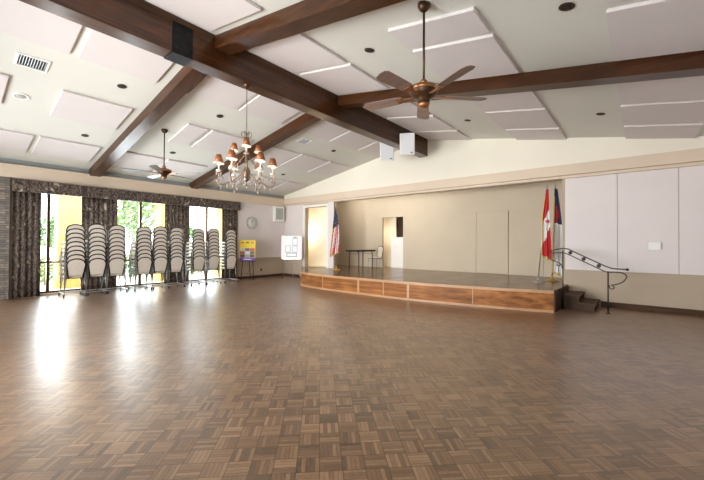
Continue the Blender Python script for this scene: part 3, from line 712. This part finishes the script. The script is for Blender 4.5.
# Canadian flag
po, top = flagpole((-2.18, 10.52, HS+.001), 2.55, math.radians(5.2), M['silver'], 'leaning silver flagpole with silver disc base holding the maple leaf flag', (M['silver'], M['silver']))
def prof_ca(v):
    l = -.02-.13*math.sin(min(1, v*1.6)*math.pi/2)-.02*v; r = .03+.04*v
    s = -.22*0
    return l-.0*v+.02*max(0, v-.55), r+.05*max(0, v-.5), v*1.78, v*1.92
def d_ca(u, v):
    w = v+.25*(u-.5)
    return 0 if w < .40 or w > .60+.10*(1-u)+.05 else 1
o, G = flag(top+Vector((0, 0, -.02)), 'flag', 'red and white maple leaf flag with gold fringe by the stage steps', prof_ca, d_ca, [M['red'], M['flagwhite']], 2, .06, seedv=1)
LEAF = [(0, 1), (.12, .72), (.30, .80), (.24, .42), (.42, .58), (.50, .46), (.78, .52), (.68, .30), (.80, .20), (.44, -.10), (.50, -.26), (.06, -.20), (.04, -.55)]
LEAF = LEAF+[(-x, z) for x, z in LEAF[::-1][:-1]]
MB().prism([(-.045+.075*x, -.135, -.90+.085*z) for x, z in LEAF], (0, -.004, 0)).build('maple_leaf', M['red'], o)
# Christian flag
po, top = flagpole((-1.94, 11.06, HS+.001), 2.60, math.radians(1.9), M['gold'], 'flagpole with gold base next to stage jamb holding the white flag', (M['silver'], M['iron']))
def prof_ch(v): return -.03-.06*v, .04+.18*math.sin(min(1, v*1.3)*math.pi/2)-.03*v, v*2.30, v*2.48
def d_ch(u, v):
    if v < .42:
        if (.26 < v < .34 and u < .7) or (.20 < v < .42 and .2 < u < .42): return 0
        return 2
    return 1
flag(top+Vector((0, 0, -.02)), 'flag', 'white flag with navy corner and red cross beside the maple leaf flag', prof_ch, d_ch, [M['red'], M['flagwhite'], M['navy']], 2, .05, seedv=2)

# ------------------------------------------------------------------ ridge speakers
def ridge_speaker(loc, rz, lab):
    o = empty('loudspeaker', loc, rz, lab, 'speaker', 'white loudspeakers at the ridge beam')
    Mx = Matrix.Rotation(math.radians(12), 4, 'X')
    MB().box((-.21, 0, -.30), (.21, .24, .30), Mx, bev=.015).build('cabinet', M['white'], o)
    MB().box((-.19, -.012, -.28), (.19, -.001, .28), Mx, bev=.004).build('grille', mat('speaker_front_white', (.70, .72, .74), .6), o)
    MB().box((.09, -.016, -.25), (.16, -.0125, -.225), Mx).build('badge', M['blackmatte'], o)
    MB().box((-.04, .10, .29), (.04, .16, .40)).build('bracket', M['blackmatte'], o)
    return o
ridge_speaker((-5.16, 8.62, 4.36), math.radians(28), 'white box speaker on camera side of the ridge beam, near the stage wall')
ridge_speaker((-5.98, 8.80, 4.34), math.radians(32), 'white box speaker on window side of the ridge beam, near the stage wall')

# ------------------------------------------------------------------ ceiling fans
def fan(px, py, zt, zm, R, a0, bm, lab, scale=1):
    o = empty('ceiling_fan', (px, py, zm), 0, lab, 'ceiling fan')
    h = zt-zm
    MB().lathe([(.075, h+.01), (.075, h-.03), (.05, h-.07), (.02, h-.09)], seg=24).build('canopy', M['bronze'], o)
    MB().tube([(0, 0, .12), (0, 0, h-.05)], .014, 10).build('down_rod', M['bronze'], o)
    MB().lathe([(.02, .16), (.045, .13), (.04, .10), (.02, .09)], seg=20).build('coupling', M['copper'], o)
    MB().lathe([(.03, .09), (.10, .08), (.16, .05), (.17, .0), (.12, -.06), (.07, -.09), (.07, -.13), (.045, -.13)], seg=32).build('motor', M['bronze'], o)
    MB().lathe([(.158, .052), (.172, .05), (.178, .025), (.172, .002), (.155, 0)], seg=32, loop=True).build('motor_band', M['copper'], o)
    MB().lathe([(.05, -.13), (.072, -.135), (.06, -.165), (.03, -.185), (0, -.19)], seg=24).build('bottom_cap', M['copper'], o)
    for k in range(5):
        a = a0+k*2*math.pi/5; Mx = Matrix.Rotation(a, 4, 'Z')
        pts = [(.26, -.055), (.34, -.072), (R-.06, -.085), (R-.015, -.06), (R, 0), (R-.015, .06), (R-.06, .085), (.34, .072), (.26, .055)]
        tw = Matrix.Rotation(math.radians(11), 4, 'X')
        bl = MB().prism([(x, y, -.045) for x, y in pts], (0, 0, .008), Mx @ tw).build('blade', bm, o)
        ir = MB(); ir.box((.10, -.022, -.058), (.30, .022, -.048), Mx @ tw); ir.box((.27, -.045, -.056), (.33, .045, -.047), Mx @ tw); ir.build('blade_iron', M['copper'], bl)
    return o
fan(-1.99, 3.70, cz(-1.99), 3.30, .78, math.radians(-25.7), M['blade'], 'copper-banded bronze ceiling fan on long rod, away from the windows')
fan(-9.27, 3.68, cz(-9.27), 3.29, .95, math.radians(35), M['bladegrey'], 'ceiling fan on long rod above the stacked chairs by the windows')

# ------------------------------------------------------------------ chandelier
CH = Vector((-5.545, 3.62, 2.70))
ch = empty('chandelier', CH, 0, 'bronze chandelier with copper shades and crystal swags hung from the ridge beam', 'chandelier')
H = 4.41-2.70
MB().lathe([(.07, H-.002), (.075, H-.03), (.05, H-.06), (.015, H-.10)], seg=20).build('canopy', M['bronze'], ch)
nl = 22; b = MB(); zz0, zz1 = .80, H-.09
for k in range(nl):
    z = zz0+(zz1-zz0)*(k+.5)/nl; hl = (zz1-zz0)/nl*.62
    ring = [(.011*math.cos(t), 0, z+hl*math.sin(t)) if k % 2 else (0, .011*math.cos(t), z+hl*math.sin(t)) for t in [2*math.pi*q/10 for q in range(10)]]
    b.tube(ring, .0035, 5, closed=True)
b.build('chain', M['armmetal'], ch)
b = MB().lathe([(.008, .82), (.012, .74), (.05, .72), (.018, .69), (.022, .50), (.045, .45), (.02, .40), (.028, .20), (.07, .12), (.075, .06), (.04, .0), (.06, -.03), (.035, -.07), (.012, -.10), (.02, -.13), (0, -.15)], seg=20); b.build('column', M['armmetal'], ch)
for k in range(6):     # crown scrolls below the chain
    a = k*math.pi/3; p = [(.02, .70), (.07, .73), (.09, .79), (.06, .83), (.035, .80), (.05, .77)]
    MB().tube(smooth([(r*math.cos(a), r*math.sin(a), z) for r, z in p], 4), .005, 5).build('crown_scroll', M['armmetal'], ch)
CA = YAW+math.radians(17)
def lamp_arm(a, R, ztop, dip, sh):
    c, s = math.cos(a), math.sin(a); P = lambda r, z: Vector((r*c, r*s, z))
    pts = [P(.04, .10 if R > .3 else .40)]
    z0 = pts[0].z
    pts += [P(R*.35, z0-.10+dip*.2), P(R*.66, dip+.04), P(R*.92, dip-.01), P(R*1.09, dip+.07), P(R*1.05, dip+.18), P(R, ztop-.17)]
    arm = MB().tube(smooth(pts, 6), .0085, 7).build('arm', M['armmetal'], ch)
    curl = [P(R*.98-.07*(1-.7*t)*math.cos(5.5*t), dip+.10+.07*(1-.7*t)*math.sin(5.5*t)) for t in [q/12 for q in range(13)]]
    MB().tube(curl, .006, 5).build('arm_curl', M['armmetal'], arm)
    b = MB().lathe([(.008, ztop-.18), (.045, ztop-.165), (.05, ztop-.15), (.02, ztop-.145), (.014, ztop-.14), (.014, ztop-.05)], P(R, 0), 14); b.build('candle', M['shadein'], arm)
    MB().lathe([(.010, ztop-.05), (.022, ztop-.02), (.018, ztop+.02), (0, ztop+.04)], P(R, 0), 10).build('bulb', M['lamp_bulb'], arm)
    b = MB(); r0, r1, hh = .078*sh, .040*sh, .135*sh
    b.sm = True; seg = 20; o_ = P(R, ztop-.03)
    rings = [[b.b.verts.new(o_+Vector((r*math.cos(2*math.pi*q/seg), r*math.sin(2*math.pi*q/seg), z))) for q in range(seg)] for r, z in ((r0, 0), (r1, hh), (r1-.003, hh), (r0-.003, 0))]
    for i in range(4):
        A, B = rings[i], rings[(i+1) % 4]; b.mi = 0 if i in (0, 1) else 1
        for q in range(seg): b._f([A[q], A[(q+1) % seg], B[(q+1) % seg], B[q]])
    b.build('lamp_shade', [M['shade'], M['shadein']], arm)
    MB().lathe([(r0-.004, ztop-.036), (r0+.003, ztop-.036), (r0+.003, ztop-.018), (r0-.004, ztop-.018)], P(R, 0), 20, loop=True).build('shade_rim', M['shadein'], arm)
    # crystal drops: under the cup and along the arm
    for r, z, h in ((R-.035, ztop-.17, .09), (R+.035, ztop-.17, .09), (R, ztop-.2, .10), (R*.92, dip-.02, .09), (R*.70, dip+.02, .09), (R*.5, dip+.12, .08)):
        MB().lathe([(0, 0), (.009, -.02), (.013, -h*.6), (0, -h)], P(r, z), 6, smooth=False).build('crystal_drop', M['crystal'], arm)
    return arm
for k in range(6): lamp_arm(CA+math.radians(60*k), .47, .25, -.15, 1.15)
for k in range(3): lamp_arm(CA+math.radians(-90+120*k), .25, .53, .22, 1.0)
b = MB()
for k in range(6):
    a0, a1 = CA+math.radians(60*k), CA+math.radians(60+60*k)
    for q in range(1, 9):
        t = q/9; r = .30; a = a0+(a1-a0)*t; z = .02-.16*math.sin(math.pi*t)
        b.lathe([(0, .014), (.012, 0), (0, -.014)], (r*math.cos(a), r*math.sin(a), z), 6, smooth=False)
b.build('crystal_swags', M['crystal'], ch)
light('chandelier_glow', 'POINT', CH+Vector((0, 0, .35)), 5, (1, .75, .5), shadow_soft_size=.4)
light('passage_lamp', 'POINT', (-12.08, YS+.36, 2.0), 24, (1, .95, .84), shadow_soft_size=.1)
light('backroom_lamp', 'POINT', (-9.35, YB+.30, 2.0), 11, (1, .90, .76), shadow_soft_size=.2)

# ------------------------------------------------------------------ outside the windows
struct(MB().box((-60, -30, -.35), (XW-T, 60, -.05)), 'ground', M['paving'])
pool = empty('swimming_pool', (-21.5, 11, 0), 0, 'blue swimming pool outside beyond the patio pillars', 'pool')
MB().box((-3.5, -9.0, -.045), (3.5, 6.0, -.03)).build('water', M['water'], pool)
b = MB().box((-3.8, -9.3, -.05), (-3.5, 6.3, .03)).box((3.5, -9.3, -.05), (3.8, 6.3, .03)).box((-3.5, -9.3, -.05), (3.5, -9.0, .03)).box((-3.5, 6.0, -.05), (3.5, 6.3, .03)); b.build('coping', M['farwall'], pool)
for k, (x, y) in enumerate([(-15.2, 2.95), (-15.2, 6.15), (-15.2, 8.85)]):
    o = empty('patio_pillar', (x, y, 0), 0, 'yellow stucco patio pillar outside the %s window from the stone pier' % ORD[k], 'pillar', 'yellow patio pillars')
    MB().box((-.3, -.34, -.05), (.3, .34, 3.35)).build('shaft', M['yellowst'], o)
    MB().box((-.36, -.40, -.05), (.36, .40, .2)).build('plinth', M['yellowst'], o)
o = MB().box((-15.6, -2, 3.352), (-14.9, 13, 3.75)).build('patio_header', M['yellowst']); tag(o, 'yellow stucco header beam across the patio pillars', 'beam')
def leafcloud(b, c, r, n, ls, mi=None):
    for _ in range(n):
        d = Vector((random.gauss(0, 1), random.gauss(0, 1), random.gauss(0, 1))).normalized()*(random.random()**.4)
        p = Vector(c)+Vector((d.x*r[0], d.y*r[1], d.z*r[2])); u = Vector((random.gauss(0, 1), random.gauss(0, 1), random.gauss(0, 1))).normalized(); v = u.orthogonal().normalized(); w = u.cross(v)*.4
        s = ls*random.uniform(.6, 1.2); q = [b.b.verts.new(p+x) for x in (-v*s, w*s, v*s, -w*s)]; b._f(q)
def bush(x, y, r, h, m, lab):
    o = empty('shrub', (x, y, -.05), 0, lab, 'shrub', 'shrubs outside the windows'); b = MB(); leafcloud(b, (0, 0, h*.55), (r, r, h*.5), 420, .09); b.build('foliage', m, o)
    MB().tube([(0, 0, 0), (0, 0, h*.5)], .03, 6).build('stem', M['bark'], o)
bush(-16.6, 2.55, .42, .95, M['leaf2'], 'low green shrub outside the window nearest the stone pier')
bush(-17.2, 5.6, .5, 1.0, M['leaf'], 'low green shrub outside the middle window')
bush(-16.8, 8.1, .45, .9, M['leaf2'], 'low green shrub outside the window nearest the clock')
def palm(x, y, h, lab, nf=11):
    o = empty('palm_tree', (x, y, -.05), 0, lab, 'palm tree', 'palm trees by the pool')
    MB().tube([(0, 0, 0), (.05, .02, h*.5), (0, .06, h)], [.16, .12, .10], 10).build('trunk', M['bark'], o)
    for k in range(nf):
        a = k*2*math.pi/nf+random.uniform(-.2, .2); el = random.uniform(.1, 1.0); L = h*.34; b = MB(); pts = []
        for q in range(9):
            t = q/8; r = L*t*math.cos(el*.6); z = h+L*(math.sin(el)*t-1.0*t*t); pts.append(Vector((r*math.cos(a), .06+r*math.sin(a), z)))
        b.tube(pts, [.02*(1-.08*q) for q in range(9)], 4)
        sd = Vector((-math.sin(a), math.cos(a), 0))
        for q in range(1, 9):
            for s in (-1, 1):
                for e in (0, .5):
                    p = pts[q]*(1-e)+pts[q-1]*e; ln = L*.34*math.sin(math.pi*min(1, (q-e)/8*.8+.2)); t_ = (pts[q]-pts[q-1]).normalized()
                    tip = p+sd*s*ln*.8+t_*ln*.5-Vector((0, 0, ln*.35)); w = t_*.03
                    b._f([b.b.verts.new(v) for v in (p-w, p+w, tip)])
        b.build('frond', M['leaf'], o)
palm(-27, 4.8, 5.2, 'palm tree outside, seen through the window nearest the stone pier')
palm(-26, 16.2, 5.0, 'palm tree outside, seen through the window nearest the clock')
def tree(x, y, h, r, m, lab):
    o = empty('tree', (x, y, -.05), 0, lab, 'tree', 'leafy trees outside'); b = MB(); leafcloud(b, (0, 0, h*.65), (r, r, h*.36), 900, .22); b.build('foliage', m, o)
    MB().tube([(0, 0, 0), (.1, .05, h*.4), (.05, .2, h*.75)], [.2, .15, .08], 8).build('trunk', M['bark'], o)
tree(-26.5, 8.6, 5.6, 1.5, M['leaf2'], 'leafy olive-green tree outside the middle window')
tree(-30, 5.6, 3.4, 1.6, M['leaf'], 'low leafy tree across the pool, seen through the first window from the stone pier')
tree(-30, 12.8, 3.6, 1.8, M['leaf'], 'low leafy tree across the pool, seen through the middle window')
o = MB().box((-34.3, -6, -.05), (-34, 40, 1.7)).build('garden_wall', M['farwall']); tag(o, 'long pale garden wall on the far side of the pool', 'garden wall')
